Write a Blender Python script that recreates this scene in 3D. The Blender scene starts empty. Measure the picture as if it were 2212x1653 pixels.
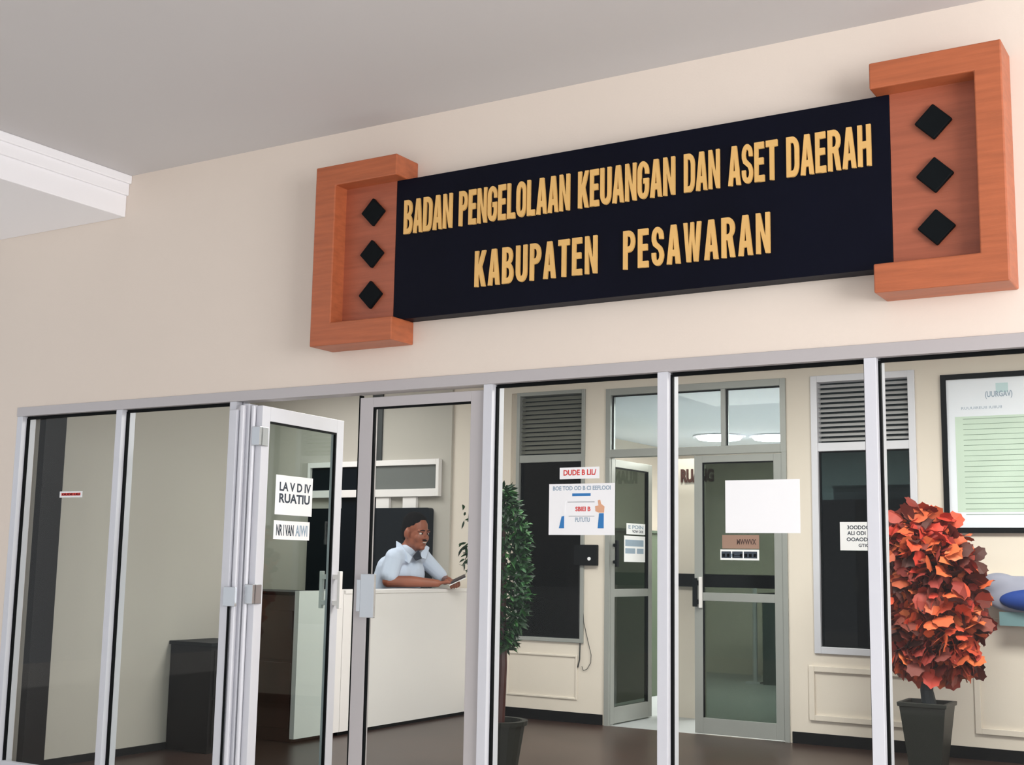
import bpy, bmesh, math, random
from mathutils import Vector, Matrix
random.seed(7)
S = bpy.context.scene
COL = S.collection
PI = math.pi

# ------------------------------------------------------------------ camera
CAM = Vector((0, 0, 1.4))
RR = Vector((0.85452238, 0.51912246, 0.01741771))
UU = Vector((0.05914844, -0.13056938, 0.98967323))
FF = Vector((-0.51603582, 0.84466769, 0.14227974))
FPX = 2713.54
cd = bpy.data.cameras.new('camera')
cam = bpy.data.objects.new('camera', cd)
COL.objects.link(cam)
m = Matrix((RR, UU, -FF)).transposed().to_4x4()
m.translation = CAM
cam.matrix_world = m
cd.sensor_width = 36
cd.lens = FPX / 2212 * 36
cd.clip_start = 0.05
S.camera = cam

def at(px, py, axis, val):
    """world point where the sight line of a photo pixel meets the plane axis=val (used for measuring)"""
    d = FF + RR * ((px - 1106) / FPX) - UU * ((py - 826.5) / FPX)
    return CAM + d * ((val - CAM[axis]) / d[axis])

# ------------------------------------------------------------------ light
S.view_settings.view_transform = 'Standard'
S.view_settings.look = 'None'
S.view_settings.gamma = 1
S.view_settings.use_curve_mapping = False
S.view_settings.exposure = 0.0
w = bpy.data.worlds.new('sky')
S.world = w
w.use_nodes = True
bg = w.node_tree.nodes['Background']
bg.inputs[0].default_value = (0.9, 0.95, 1.0, 1)
bg.inputs[1].default_value = 0.92

sl = bpy.data.lights.new('sun', 'SUN')
sl.energy = 3.0
sl.angle = math.radians(3)
sl.color = (1.0, 0.98, 0.95)
so = bpy.data.objects.new('sun', sl)
COL.objects.link(so)
so.rotation_euler = Vector((-0.45, 0.35, -0.9)).to_track_quat('-Z', 'Y').to_euler()

def area(name, loc, target, sx, sy, power, color=(1, 1, 1)):
    l = bpy.data.lights.new(name, 'AREA')
    l.shape = 'RECTANGLE'
    l.size, l.size_y, l.energy, l.color = sx, sy, power, color
    o = bpy.data.objects.new(name, l)
    COL.objects.link(o)
    o.location = loc
    o.rotation_euler = (Vector(target) - Vector(loc)).to_track_quat('-Z', 'Y').to_euler()
    return o
area('daylight_right', (4.6, 1.2, 2.2), (-1.8, 5.4, 2.8), 3.6, 3.0, 400, (1.0, 0.99, 0.99))
area('lobby_light', (-4.2, 7.7, 3.2), (-4.2, 7.7, 0), 2.4, 1.2, 105, (1.0, 0.98, 0.92))
area('lobby_light_east', (-1.0, 7.7, 3.2), (-1.0, 7.7, 0), 1.8, 1.2, 170, (1.0, 0.98, 0.92))
area('reception_light', (-8.0, 8.7, 3.2), (-8.0, 8.7, 0), 1.4, 1.2, 50, (1.0, 0.98, 0.95))

# ------------------------------------------------------------------ materials
def lin(h):
    out = []
    for i in (0, 2, 4):
        c = int(h[i:i + 2], 16) / 255
        out.append(c / 12.92 if c <= 0.04045 else ((c + 0.055) / 1.055) ** 2.4)
    return (*out, 1)

def mat(name, h, rough=0.6, metal=0.0, var=0.0, vscale=3.0, spec=0.5, bump=0.0, bscale=60, stretch=(1, 1, 1), coat=0):
    M = bpy.data.materials.new(name)
    M.use_nodes = True
    nt = M.node_tree
    b = nt.nodes['Principled BSDF']
    b.inputs['Base Color'].default_value = lin(h)
    b.inputs['Roughness'].default_value = rough
    b.inputs['Metallic'].default_value = metal
    b.inputs['Specular IOR Level'].default_value = spec
    b.inputs['Coat Weight'].default_value = coat
    if var or bump:
        tc = nt.nodes.new('ShaderNodeNewGeometry')
        mp = nt.nodes.new('ShaderNodeMapping')
        mp.inputs['Scale'].default_value = stretch
        nt.links.new(tc.outputs['Position'], mp.inputs['Vector'])
    if var:
        n = nt.nodes.new('ShaderNodeTexNoise')
        n.inputs['Scale'].default_value = vscale
        n.inputs['Detail'].default_value = 4
        nt.links.new(mp.outputs[0], n.inputs['Vector'])
        r = nt.nodes.new('ShaderNodeMapRange')
        r.inputs['From Min'].default_value = 0.3
        r.inputs['From Max'].default_value = 0.7
        r.inputs['To Min'].default_value = 1 - var
        r.inputs['To Max'].default_value = 1 + var
        nt.links.new(n.outputs['Fac'], r.inputs[0])
        v = nt.nodes.new('ShaderNodeVectorMath')
        v.operation = 'SCALE'
        v.inputs[0].default_value = lin(h)[:3]
        nt.links.new(r.outputs[0], v.inputs['Scale'])
        nt.links.new(v.outputs[0], b.inputs['Base Color'])
    if bump:
        n = nt.nodes.new('ShaderNodeTexNoise')
        n.inputs['Scale'].default_value = bscale
        nt.links.new(mp.outputs[0], n.inputs['Vector'])
        bp = nt.nodes.new('ShaderNodeBump')
        bp.inputs['Strength'].default_value = bump
        bp.inputs['Distance'].default_value = 0.01
        nt.links.new(n.outputs['Fac'], bp.inputs['Height'])
        nt.links.new(bp.outputs[0], b.inputs['Normal'])
    return M

def glass(name, tint, k=1.0, rough=0.0):
    M = bpy.data.materials.new(name)
    M.use_nodes = True
    nt = M.node_tree
    nt.nodes.remove(nt.nodes['Principled BSDF'])
    out = nt.nodes['Material Output']
    t = nt.nodes.new('ShaderNodeBsdfTransparent')
    t.inputs[0].default_value = (*tint, 1)
    g = nt.nodes.new('ShaderNodeBsdfGlossy')
    g.inputs['Roughness'].default_value = rough
    lw = nt.nodes.new('ShaderNodeLayerWeight')
    lw.inputs['Blend'].default_value = 0.5
    f = nt.nodes.new('ShaderNodeMath')
    f.operation = 'POWER'
    f.inputs[1].default_value = 4.0
    nt.links.new(lw.outputs['Facing'], f.inputs[0])
    mu = nt.nodes.new('ShaderNodeMath')
    mu.operation = 'MULTIPLY_ADD'
    mu.inputs[1].default_value = 0.55 * k
    mu.inputs[2].default_value = 0.012 * k
    mx = nt.nodes.new('ShaderNodeMixShader')
    nt.links.new(f.outputs[0], mu.inputs[0])
    nt.links.new(mu.outputs[0], mx.inputs[0])
    nt.links.new(t.outputs[0], mx.inputs[1])
    nt.links.new(g.outputs[0], mx.inputs[2])
    nt.links.new(mx.outputs[0], out.inputs[0])
    return M

def emis(name, h, s):
    M = mat(name, h)
    b = M.node_tree.nodes['Principled BSDF']
    b.inputs['Emission Color'].default_value = lin(h)
    b.inputs['Emission Strength'].default_value = s
    return M

def leafmat(name, cols, rough=0.6):
    M = mat(name, cols[0], rough)
    nt = M.node_tree
    b = nt.nodes['Principled BSDF']
    g = nt.nodes.new('ShaderNodeNewGeometry')
    cr = nt.nodes.new('ShaderNodeValToRGB')
    cr.color_ramp.interpolation = 'CONSTANT'
    el = cr.color_ramp.elements
    el[0].color = lin(cols[0])
    el[1].position = 1 / len(cols)
    el[1].color = lin(cols[1])
    for i in range(2, len(cols)):
        e = el.new(i / len(cols))
        e.color = lin(cols[i])
    nt.links.new(g.outputs['Random Per Island'], cr.inputs[0])
    nt.links.new(cr.outputs[0], b.inputs['Base Color'])
    return M

M_wall = mat('cream_wall_paint', 'E5D8CC', 0.75, var=0.012, vscale=0.8, bump=0.05, bscale=90)
M_ceil = mat('porch_ceiling_paint', 'D0CDCD', 0.8, var=0.012, vscale=0.7)
M_beam = mat('white_beam_paint', 'FAF9FC', 0.6)
M_alu = mat('pale_aluminium', 'D4D5DC', 0.4, metal=0.1, var=0.03, vscale=4, stretch=(1, 1, .2))
M_alu2 = mat('grey_green_aluminium', '9A9D99', 0.4, metal=0.2, var=0.03)
M_head = mat('header_aluminium', 'BCB7B8', 0.4, metal=0.2)
M_gask = mat('black_rubber', '06090B', 0.7, spec=.15)
M_wood = mat('orange_wood', 'AE5F3C', 0.42, var=0.14, vscale=5, stretch=(.6, 3, 9), bump=0.08, bscale=30)
M_wood2 = mat('recess_wood', 'A25940', 0.45, var=0.12, vscale=5, stretch=(.6, 3, 9), bump=0.06, bscale=30)
M_board = mat('navy_board', '070918', 0.5, var=0.15, vscale=2, spec=.12)
M_gold = mat('gold_letter', 'E2B46C', 0.5, var=0.07, vscale=6)
M_dia = mat('black_diamond', '0B1013', 0.7, spec=.12)
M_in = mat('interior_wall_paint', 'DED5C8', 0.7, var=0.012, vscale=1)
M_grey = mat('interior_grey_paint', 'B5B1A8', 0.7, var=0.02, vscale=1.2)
M_inceil = mat('interior_ceiling', 'E6ECF4', 0.8)
M_floor = mat('lobby_floor', '3B2C27', 0.3, var=0.15, vscale=2.0, spec=.15)
M_floor2 = mat('office_floor', 'A0A4A6', 0.35)
M_ground = mat('porch_tiles', 'DAD6D2', 0.6, var=0.03)
M_black = mat('black_skirting', '0A0D10', 0.6, spec=.2)
M_glass = glass('storefront_glass', (0.955, 0.965, 0.96), 1.0)
M_gl_leaf = glass('leaf_glass', (0.78, 0.84, 0.82), 1.3)
M_gl_green = glass('green_door_glass', (0.29, 0.33, 0.30), 1.0)
M_gl_tr = glass('transom_glass', (0.94, 0.98, 1.0), 0.9)
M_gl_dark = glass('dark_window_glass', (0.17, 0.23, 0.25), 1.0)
M_paper = mat('white_paper', 'F2F2F4', 0.7)
M_ink = mat('dark_ink', '273342', 0.6)
M_inkred = mat('red_ink', 'D23A38', 0.6)
M_inkblue = mat('blue_ink', '2F78B8', 0.6)
M_inkpale = mat('pale_ink', '93A6B8', 0.6)
M_white = mat('white_laminate', 'EDEAE8', 0.35, var=0.01)
M_brown = mat('dark_brown_wood', '4A3029', 0.4, var=0.15, vscale=4, stretch=(3, 3, .6))
M_dark = mat('near_black_panel', '120F10', 0.55, var=0.1, spec=.2)
M_screen = mat('black_screen', '071018', 0.4, spec=.2)
M_slat = mat('louvre_slat', '77786F', 0.5)
M_slatw = mat('louvre_slat_white', 'D3D3D3', 0.5)
M_backing = mat('dark_backing', '18262A', 0.6, spec=.2)  # dark sheets added behind the louvres and the left window
M_cable = mat('cable', '222626', 0.5)
M_skin = mat('skin', '92533B', 0.5, var=0.08, vscale=14)
M_hair = mat('black_hair', '080607', 0.9, spec=.1)
M_shirt = mat('pale_blue_shirt', 'C9D6EA', 0.75, var=0.02, vscale=10)
M_trous = mat('navy_cloth', '1B2230', 0.8)
M_eye = mat('eye_white', 'D9D2CC', 0.3)
M_lip = mat('lip', '7A3F38', 0.5)
M_pot = mat('dark_pot', '20231F', 0.45)
M_trunk = mat('dark_trunk', '16222A', 0.6)
M_stand = mat('red_brown_trunk', '3A1712', 0.5)
M_orange = leafmat('orange_leaves', ['DA6236', 'C44A2C', '9C3524', 'BE5730', '6E2C22', 'D9703F', '8A2F25', '4E2720', 'BF3B2A', '7A3A2E'])
M_green = leafmat('green_leaves', ['153A1C', '1F5224', '0F2916', '2C6228', '1B3F1E'])
M_blue = mat('royal_blue_cloth', '1B3F8F', 0.7, var=0.1)
M_gcloth = mat('grey_cloth', '9C9FB0', 0.7)
M_chrome = mat('chrome', 'C9CCD0', 0.25, metal=0.8)
M_lamp = emis('lamp_white', 'FFFFFF', 14)
M_cardb = mat('brown_label', '9A7A6A', 0.7)
M_poster = mat('poster_print', 'E6ECF4', 0.3)
M_postgr = mat('poster_green', 'C2D6C6', 0.3, var=0.10, vscale=1.5)
M_skinp = mat('printed_skin', 'DDA888', 0.6)

# ------------------------------------------------------------------ helpers
def obj(name, bm, mt, parent=None, bevel=0, smooth=False):
    me = bpy.data.meshes.new(name)
    bmesh.ops.recalc_face_normals(bm, faces=bm.faces)
    bm.to_mesh(me)
    bm.free()
    me.materials.append(mt)
    if smooth:
        for p in me.polygons:
            p.use_smooth = True
    o = bpy.data.objects.new(name, me)
    COL.objects.link(o)
    if parent:
        o.parent = parent
    if bevel:
        b = o.modifiers.new('bevel', 'BEVEL')
        b.width = bevel
        b.segments = 2
        b.limit_method = 'ANGLE'
    return o

def tag(o, label, cat, group=None, kind=None):
    o['label'] = label
    o['category'] = cat
    if group: o['group'] = group
    if kind: o['kind'] = kind
    return o

def empty(name, loc=(0, 0, 0), rz=0):
    o = bpy.data.objects.new(name, None)
    o.empty_display_size = 0.1
    COL.objects.link(o)
    o.location = loc
    o.rotation_euler = (0, 0, rz)
    return o

def bx(bm, x0, x1, y0, y1, z0, z1):
    v = [bm.verts.new((x, y, z)) for x in (x0, x1) for y in (y0, y1) for z in (z0, z1)]
    for f in ((0, 1, 3, 2), (4, 6, 7, 5), (0, 4, 5, 1), (2, 3, 7, 6), (0, 2, 6, 4), (1, 5, 7, 3)):
        bm.faces.new([v[i] for i in f])

def boxes(*bs):
    bm = bmesh.new()
    for b in bs: bx(bm, *b)
    return bm

def frame(x0, x1, y0, y1, z0, z1, t, tb=None, tt=None):
    """rectangular ring in the XZ plane as four non-overlapping bars"""
    tb = t if tb is None else tb
    tt = t if tt is None else tt
    return [(x0, x0 + t, y0, y1, z0, z1), (x1 - t, x1, y0, y1, z0, z1),
            (x0 + t, x1 - t, y0, y1, z0, z0 + tb), (x0 + t, x1 - t, y0, y1, z1 - tt, z1)]

def prism(bm, pts, y0, y1):
    """polygon in XZ extruded along y"""
    a = [bm.verts.new((x, y0, z)) for x, z in pts]
    b = [bm.verts.new((x, y1, z)) for x, z in pts]
    n = len(pts)
    bm.faces.new(a)
    bm.faces.new(b[::-1])
    for i in range(n):
        bm.faces.new((a[i], b[i], b[(i + 1) % n], a[(i + 1) % n]))

def tube(bm, pts, r, seg=8):
    pts = [Vector(p) for p in pts]
    rings = []
    for i, p in enumerate(pts):
        t = (pts[min(i + 1, len(pts) - 1)] - pts[max(i - 1, 0)]).normalized()
        a = t.orthogonal().normalized() if i == 0 else (prev - t * prev.dot(t)).normalized()
        prev = a
        b = t.cross(a)
        rr = r[i] if isinstance(r, (list, tuple)) else r
        rings.append([bm.verts.new(p + (a * math.cos(k * 2 * PI / seg) + b * math.sin(k * 2 * PI / seg)) * rr) for k in range(seg)])
    for i in range(len(rings) - 1):
        for k in range(seg):
            bm.faces.new((rings[i][k], rings[i][(k + 1) % seg], rings[i + 1][(k + 1) % seg], rings[i + 1][k]))
    bm.faces.new(rings[0][::-1])
    bm.faces.new(rings[-1])

def ball(bm, c, r, rot=None, seg=16):
    mt = Matrix.Translation(c)
    if rot is not None: mt = mt @ rot
    r = (r, r, r) if not isinstance(r, (tuple, list)) else r
    mt = mt @ Matrix.Diagonal((*r, 1))
    bmesh.ops.create_uvsphere(bm, u_segments=seg, v_segments=seg // 2 + 2, radius=1, matrix=mt)

def cap(bm, a, b, ra, rb, seg=14):
    a, b = Vector(a), Vector(b)
    ball(bm, a, ra, seg=seg)
    ball(bm, b, rb, seg=seg)
    tube(bm, [a, b], [ra, rb], seg)

def remeshed(o, vox, sm=4):
    r = o.modifiers.new('remesh', 'REMESH')
    r.mode = 'VOXEL'
    r.voxel_size = vox
    r.use_smooth_shade = True
    s = o.modifiers.new('smooth', 'SMOOTH')
    s.iterations = sm
    s.factor = 0.5
    return o

# text: built with the built-in outline font, kept as mesh
_tc = {}
def text_bm(s, width, height, extr=0.0006, bold=0.02):
    key = (s, bold)
    if key not in _tc:
        c = bpy.data.curves.new('tmp', 'FONT')
        c.body = s
        c.offset = bold
        c.resolution_u = 3
        o = bpy.data.objects.new('tmp', c)
        COL.objects.link(o)
        dg = bpy.context.evaluated_depsgraph_get()
        me = bpy.data.meshes.new_from_object(o.evaluated_get(dg))
        vs = [v.co.copy() for v in me.vertices]
        fs = [list(p.vertices) for p in me.polygons]
        bpy.data.objects.remove(o)
        bpy.data.curves.remove(c)
        bpy.data.meshes.remove(me)
        _tc[key] = (vs, fs)
    vs, fs = _tc[key]
    x0 = min(v.x for v in vs); x1 = max(v.x for v in vs)
    y0 = min(v.y for v in vs); y1 = max(v.y for v in vs)
    bm = bmesh.new()
    vv = [bm.verts.new(((v.x - x0) / (x1 - x0) * width, 0, (v.y - y0) / (y1 - y0) * height)) for v in vs]
    for f in fs:
        try: bm.faces.new([vv[i] for i in f])
        except ValueError: pass
    r = bmesh.ops.extrude_face_region(bm, geom=list(bm.faces))
    for g in r['geom']:
        if isinstance(g, bmesh.types.BMVert): g.co.y -= extr
    return bm

def put(bm, M4):
    bmesh.ops.transform(bm, matrix=M4, verts=bm.verts)
    return bm

# ================================================================== SETTING
D = 5.40            # face of the porch wall
B = 10.15           # face of the lobby's back wall
ZC = 3.83           # porch ceiling
HT, HB = 2.37, 2.31  # header of the glass front

def struct(name, bm, mt, label, cat, **k):
    return tag(obj(name, bm, mt, **k), label, cat, kind='structure')

struct('wall_front', boxes((-9.5, 3.2, D, D + .15, HT, ZC + .1), (-9.5, -7.163, D, D + .15, 0, HT), (1.6, 3.2, D, D + .15, 0, HT)), M_wall,
       'cream painted porch wall above the glass shopfront, carrying the long sign', 'wall')
struct('ceiling', boxes((-9.5, 5.5, -3.5, D + .15, ZC, ZC + .12)), M_ceil, 'flat grey painted ceiling of the porch', 'ceiling')
bmb = boxes((-7.5, -6.235, -3.5, D, 3.56, ZC), (-6.235, -6.215, -3.5, D, 3.70, ZC), (-6.215, -6.195, -3.5, D, 3.775, ZC))
struct('trim_1', bmb, M_beam, 'white ceiling beam with stepped cornice at the left end of the porch', 'beam', bevel=.006)
struct('floor', boxes((-14, 10, -8, D, -.12, 0)), M_ground, 'pale tiled porch floor outside the glass front', 'floor')
struct('floor.001', boxes((-9.6, 2.0, D, 11.0 - .85, -.12, 0)), M_floor, 'dark brown polished floor of the lobby behind the glass', 'floor')
struct('floor.002', boxes((-7.2, 2.0, B, 16.2, -.12, 0.0)), M_floor2, 'grey green floor of the office seen through the back doors', 'floor')

# header + posts of the glass front
struct('trim_2', boxes((-7.163, 1.6, D - .006, D + .10, HB, HT)), M_head, 'long pale aluminium header rail on top of the glass front', 'rail', bevel=.002)
PX = [-7.163, -6.207, -5.242, -3.47, -2.49, -1.508, -0.53, 0.45]
names = ['leftmost aluminium post of the glass front against the porch wall', 'second aluminium post from the left, beside the pane with the tiny red sticker',
         'aluminium door post that the open glass door is hinged on', 'aluminium post between the closed glass door and the pane with the illustrated poster',
         'aluminium post between the illustrated poster and the blank white paper', 'aluminium post just left of the orange leaved tree',
         'aluminium post right of the framed board', 'far right aluminium post of the glass front']
PW = .052
for i, x in enumerate(PX):
    o = struct('trim_%d' % (i + 3), boxes((x, x + PW, D, D + .048, 0, HB), (x - .012, x + PW + .012, D + .056, D + .10, 0, HB)), M_alu, names[i], 'post', bevel=.0015)
    bs = []
    if i not in (3,): bs.append((x - .011, x, D + .036, D + .0555, 0, HB - .011)) if i else None
    if i != 2: bs.append((x + PW, x + PW + .011, D + .036, D + .0555, 0, HB - .011))
    if i == 2: bs = [(x - .011, x, D + .036, D + .0555, 0, HB - .011)]
    obj('gasket', boxes(*bs), M_gask, o)
panes = [(0, 1), (1, 2), (3, 4), (4, 5), (5, 6), (6, 7)]
plab = ['glass pane with the tiny red sticker at the left end', 'glass pane between the second post and the open door', 'glass pane carrying the illustrated poster and red printed strip',
        'glass pane carrying the blank white paper', 'glass pane in front of the orange tree and the framed board', 'rightmost glass pane outside the picture']
for i, (a, b) in enumerate(panes):
    x0, x1 = PX[a] + PW, PX[b]
    g = struct('window_%d' % (i + 1), boxes((x0, x1, D + .049, D + .055, .02, HB)), M_glass, plab[i], 'window')
    obj('top_gasket', boxes((x0 + .011, x1 - .011, D + .034, D + .0485, HB - .019, HB)), M_gask, g)
    obj('bottom_rail', boxes((x0, x1, D + .01, D + .0485, 0, .09)), M_alu, g)

# ---- left lobby side wall etc.
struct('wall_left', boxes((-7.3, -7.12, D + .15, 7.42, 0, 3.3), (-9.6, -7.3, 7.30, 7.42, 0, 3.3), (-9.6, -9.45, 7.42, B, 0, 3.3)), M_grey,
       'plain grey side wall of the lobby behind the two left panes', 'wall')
struct('trim_11', boxes((-7.12, -7.06, D + .15, 5.72, 0, 3.2)), M_dark, 'tall near black board standing against the side wall at the far left', 'trim')
struct('wall_right', boxes((1.6, 1.75, D + .15, B, 0, 3.3)), M_in, 'right hand wall of the lobby outside the picture', 'wall')

# back wall with openings
wa = (-6.20, -5.40, .70, 3.0)
wc = (-3.28, -2.43, .72, 2.985)
dr = (-5.185, -3.495, 0, 2.985)
xs = [-9.45, wa[0], wa[1], dr[0], dr[1], wc[0], wc[1], 1.6]
def wallcol(x0, x1, zs): return [(x0, x1, B, B + .14, a, b) for a, b in zs]
bs = wallcol(xs[0], xs[1], [(0, 3.3)]) + wallcol(xs[1], xs[2], [(0, wa[2]), (wa[3], 3.3)]) + wallcol(xs[2], xs[3], [(0, 3.3)]) \
    + wallcol(xs[3], xs[4], [(dr[3], 3.3)]) + wallcol(xs[4], xs[5], [(0, 3.3)]) + wallcol(xs[5], xs[6], [(0, wc[2]), (wc[3], 3.3)]) + wallcol(xs[6], xs[7], [(0, 3.3)])
struct('wall_back', boxes(*bs), M_in, 'cream back wall of the lobby with louvred windows and double doors', 'wall')
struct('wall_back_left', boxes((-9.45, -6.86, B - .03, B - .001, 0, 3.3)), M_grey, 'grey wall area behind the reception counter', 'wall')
struct('ceiling.001', boxes((-9.6, 1.75, D + .15, B + .14, 3.3, 3.4)), M_inceil, 'white lobby ceiling above the glass front', 'ceiling')
struct('baseboard_back', boxes((-6.6, dr[0] - .02, B - .012, B, 0, .09), (dr[1] + .02, 1.6, B - .012, B, 0, .09)), M_black, 'black skirting along the foot of the lobby back wall', 'baseboard')
struct('baseboard_left', boxes((-7.12, -7.105, 5.73, 7.42, 0, .05)), M_black, 'thin dark skirting at the foot of the grey side wall', 'baseboard')

# moulded wall panels
def panel(n, x0, x1, z0, z1, t, d, lab, mt=M_in):
    struct('trim_%d' % n, boxes(*frame(x0, x1, B - d, B, z0, z1, t)), mt, lab, 'moulding', bevel=.004)
panel(12, -6.20, -5.46, .20, .59, .018, .012, 'thin panel moulding below the left louvred window')
panel(13, -3.33, -2.38, .19, .62, .045, .022, 'raised rectangular panel moulding below the right louvred window')
panel(14, -2.05, 0.6, .19, 1.05, .045, .022, 'raised wall panel moulding below the ledge behind the orange tree')
struct('trim_15', boxes((-2.06, 1.6, B - .10, B, 1.33, 1.365)), M_in, 'cream wall ledge to the right of the orange tree', 'ledge', bevel=.004)

# ---- windows in the back wall
def backwin(num, x0, x1, z0, z1, zm, nsl, lab, tilt, smat, fm, fw):
    w_ = empty('window_%d' % num, ((x0 + x1) / 2, B, z0))
    tag(w_, lab, 'window', kind='structure')
    L = lambda b: (b[0] - w_.location.x, b[1] - w_.location.x, b[2] - B, b[3] - B, b[4] - z0, b[5] - z0)
    fr = frame(x0, x1, B - .02, B + .09, z0, z1, fw)
    fr.append((x0 + fw, x1 - fw, B - .015, B + .085, zm - .035, zm + .035))
    obj('window_frame', boxes(*[L(b) for b in fr]), fm, w_, bevel=.003)
    bm = bmesh.new()
    zt, zb = z1 - fw - .01, zm + .045
    st = (zt - zb) / nsl
    for i in range(nsl):
        z = zb + st * (i + .5)
        hh = st * (.42 if tilt == 0 else .38)
        pts = [(-.0, z - hh), (.03 + tilt, z + hh), (.036 + tilt, z + hh), (.006, z - hh)]
        v0 = [bm.verts.new((x0 + fw - w_.location.x, p[0] + .01, p[1] - z0)) for p in pts]
        v1 = [bm.verts.new((x1 - fw - w_.location.x, p[0] + .01, p[1] - z0)) for p in pts]
        bm.faces.new(v0); bm.faces.new(v1[::-1])
        for k in range(4):
            bm.faces.new((v0[k], v1[k], v1[(k + 1) % 4], v0[(k + 1) % 4]))
    obj('louvre', bm, smat, w_)
    obj('louvre_backing', boxes(L((x0 + fw, x1 - fw, B + .086, B + .089, zm + .035, z1 - fw))), M_backing, w_)  # opaque sheet added so the gaps between the slats stay dark
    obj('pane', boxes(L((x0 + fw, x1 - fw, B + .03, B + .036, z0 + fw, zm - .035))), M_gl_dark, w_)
    obj('gasket', boxes(*[L(b) for b in frame(x0 + fw, x1 - fw, B + .015, B + .029, z0 + fw, zm - .035, .012)]), M_gask, w_)
    return w_
backwin(7, -6.13, wa[1], .70, 3.0, 2.37, 13, 'louvred window with dark glass beside the black wall device', .0, M_slat, M_alu2, .035)
struct('trim_16', boxes((-6.20, -6.13, B + .03, B + .12, .70, 3.0)), M_in, 'cream reveal at the left of the louvred window', 'trim')
backwin(8, wc[0], wc[1], wc[2], wc[3], 2.39, 12, 'louvred window with a printed notice, right of the office doors', .03, M_slatw, M_alu, .055)
# dark panels added close behind the left window so its glass reads dark
struct('backing_box', boxes((-6.9, -5.35, 10.55, 10.6, 0, 3.0), (-7.0, -6.9, B + .14, 10.6, 0, 3.0), (-5.37, -5.35, B + .14, 10.55, 0, 3.0)), M_backing,
       'shallow box of dark panels added behind the left louvred window', 'wall')

# ---- office behind the doors
struct('wall_office', boxes((-7.3, 1.75, 16.1, 16.2, 0, 3.0), (-7.3, -7.2, B + .14, 16.1, 0, 3.0), (1.6, 1.75, B + .14, 16.1, 0, 3.0)), M_in, 'pale office walls beyond the back doors', 'wall')
struct('ceiling.002', boxes((-7.3, 1.75, B + .14, 16.2, 3.0, 3.1)), M_inceil, 'pale blue white office ceiling seen through the transom', 'ceiling')
struct('wall_partition', boxes((-5.05, -4.66, 11.14, 11.2, 0, 2.42)), M_in, 'bright cream partition with dark lettering behind the gap of the office doors', 'wall')
obj_l = tag(obj('lettering', put(text_bm('RUANG', .34, .13, .01, .05), Matrix.Translation((-4.885, 11.138, 2.19))), mat('brown_letters', '4A2A22', .5)),
            'dark brown wall letters on the cream partition between the office doors', 'lettering')
struct('trim_17', boxes((-5.05, -3.5, 11.08, 11.139, 1.21, 1.33)), M_black, 'black horizontal band across the office partition', 'trim')
area('office_light', (-4.2, 13.2, 2.9), (-4.2, 13.2, 0), 3, 2, 380, (1, .99, .93))
area('office_entry_light', (-4.6, 10.72, 2.9), (-4.6, 10.85, 0), .8, .3, 16, (1, .99, .9))

def disc_lamp(x, y, z, r, lab):
    bm = bmesh.new()
    bmesh.ops.create_cone(bm, cap_ends=True, segments=32, radius1=r * .85, radius2=r, depth=.05, matrix=Matrix.Translation((0, 0, -.025)))
    t = empty('ceiling_lamp', (x, y, z))
    tag(t, lab, 'lamp', 'office ceiling lamps')
    obj('diffuser', bm, M_lamp, t, smooth=False)
    bm = bmesh.new()
    bmesh.ops.create_cone(bm, cap_ends=True, segments=32, radius1=r * 1.08, radius2=r * 1.08, depth=.016, matrix=Matrix.Translation((0, 0, -.008)))
    obj('rim', bm, M_alu, t)
disc_lamp(-5.85, 14.5, 3.0, .30, 'round glowing office ceiling lamp, left one seen through the transom')
disc_lamp(-5.22, 14.75, 3.0, .30, 'round glowing office ceiling lamp, right one seen through the transom')
disc_lamp(-3.47, 12.3, 3.0, .14, 'small glowing ceiling lamp seen between the louvre slats')

# double door frame with transom
fx0, fx1, fz1 = dr[0], dr[1], dr[3]
t8 = empty('window_9', ((fx0 + fx1) / 2, B, 2.41))
tag(t8, 'three pane transom window above the office doors', 'window', kind='structure')
cx8 = t8.location.x
L8 = lambda b: (b[0] - cx8, b[1] - cx8, b[2] - B, b[3] - B, b[4] - 2.41, b[5] - 2.41)
bars = [(fx0, fx0 + .05, B - .02, B + .08, 2.36, fz1), (fx1 - .05, fx1, B - .02, B + .08, 2.36, fz1), (fx0 + .05, fx1 - .05, B - .02, B + .08, fz1 - .06, fz1),
        (fx0 + .05, fx1 - .05, B - .02, B + .08, 2.36, 2.43), (-4.65, -4.61, B - .015, B + .075, 2.43, fz1 - .06), (-4.075, -4.035, B - .015, B + .075, 2.43, fz1 - .06)]
obj('window_frame', boxes(*[L8(b) for b in bars]), M_alu2, t8, bevel=.002)
for a, b in ((fx0 + .05, -4.65), (-4.61, -4.075), (-4.035, fx1 - .05)):
    p = obj('pane', boxes(L8((a, b, B + .03, B + .036, 2.43, fz1 - .06))), M_gl_tr, t8)
    obj('gasket', boxes(L8((a, b, B + .018, B + .029, fz1 - .072, fz1 - .06)), L8((a, a + .01, B + .018, B + .029, 2.43, fz1 - .072))), M_gask, p)
struct('trim_18', boxes((fx0, fx0 + .045, B - .02, B + .08, 0, 2.36), (fx1 - .04, fx1, B - .02, B + .08, 0, 2.36)), M_alu2, 'aluminium jambs of the office double door', 'door frame')

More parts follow.
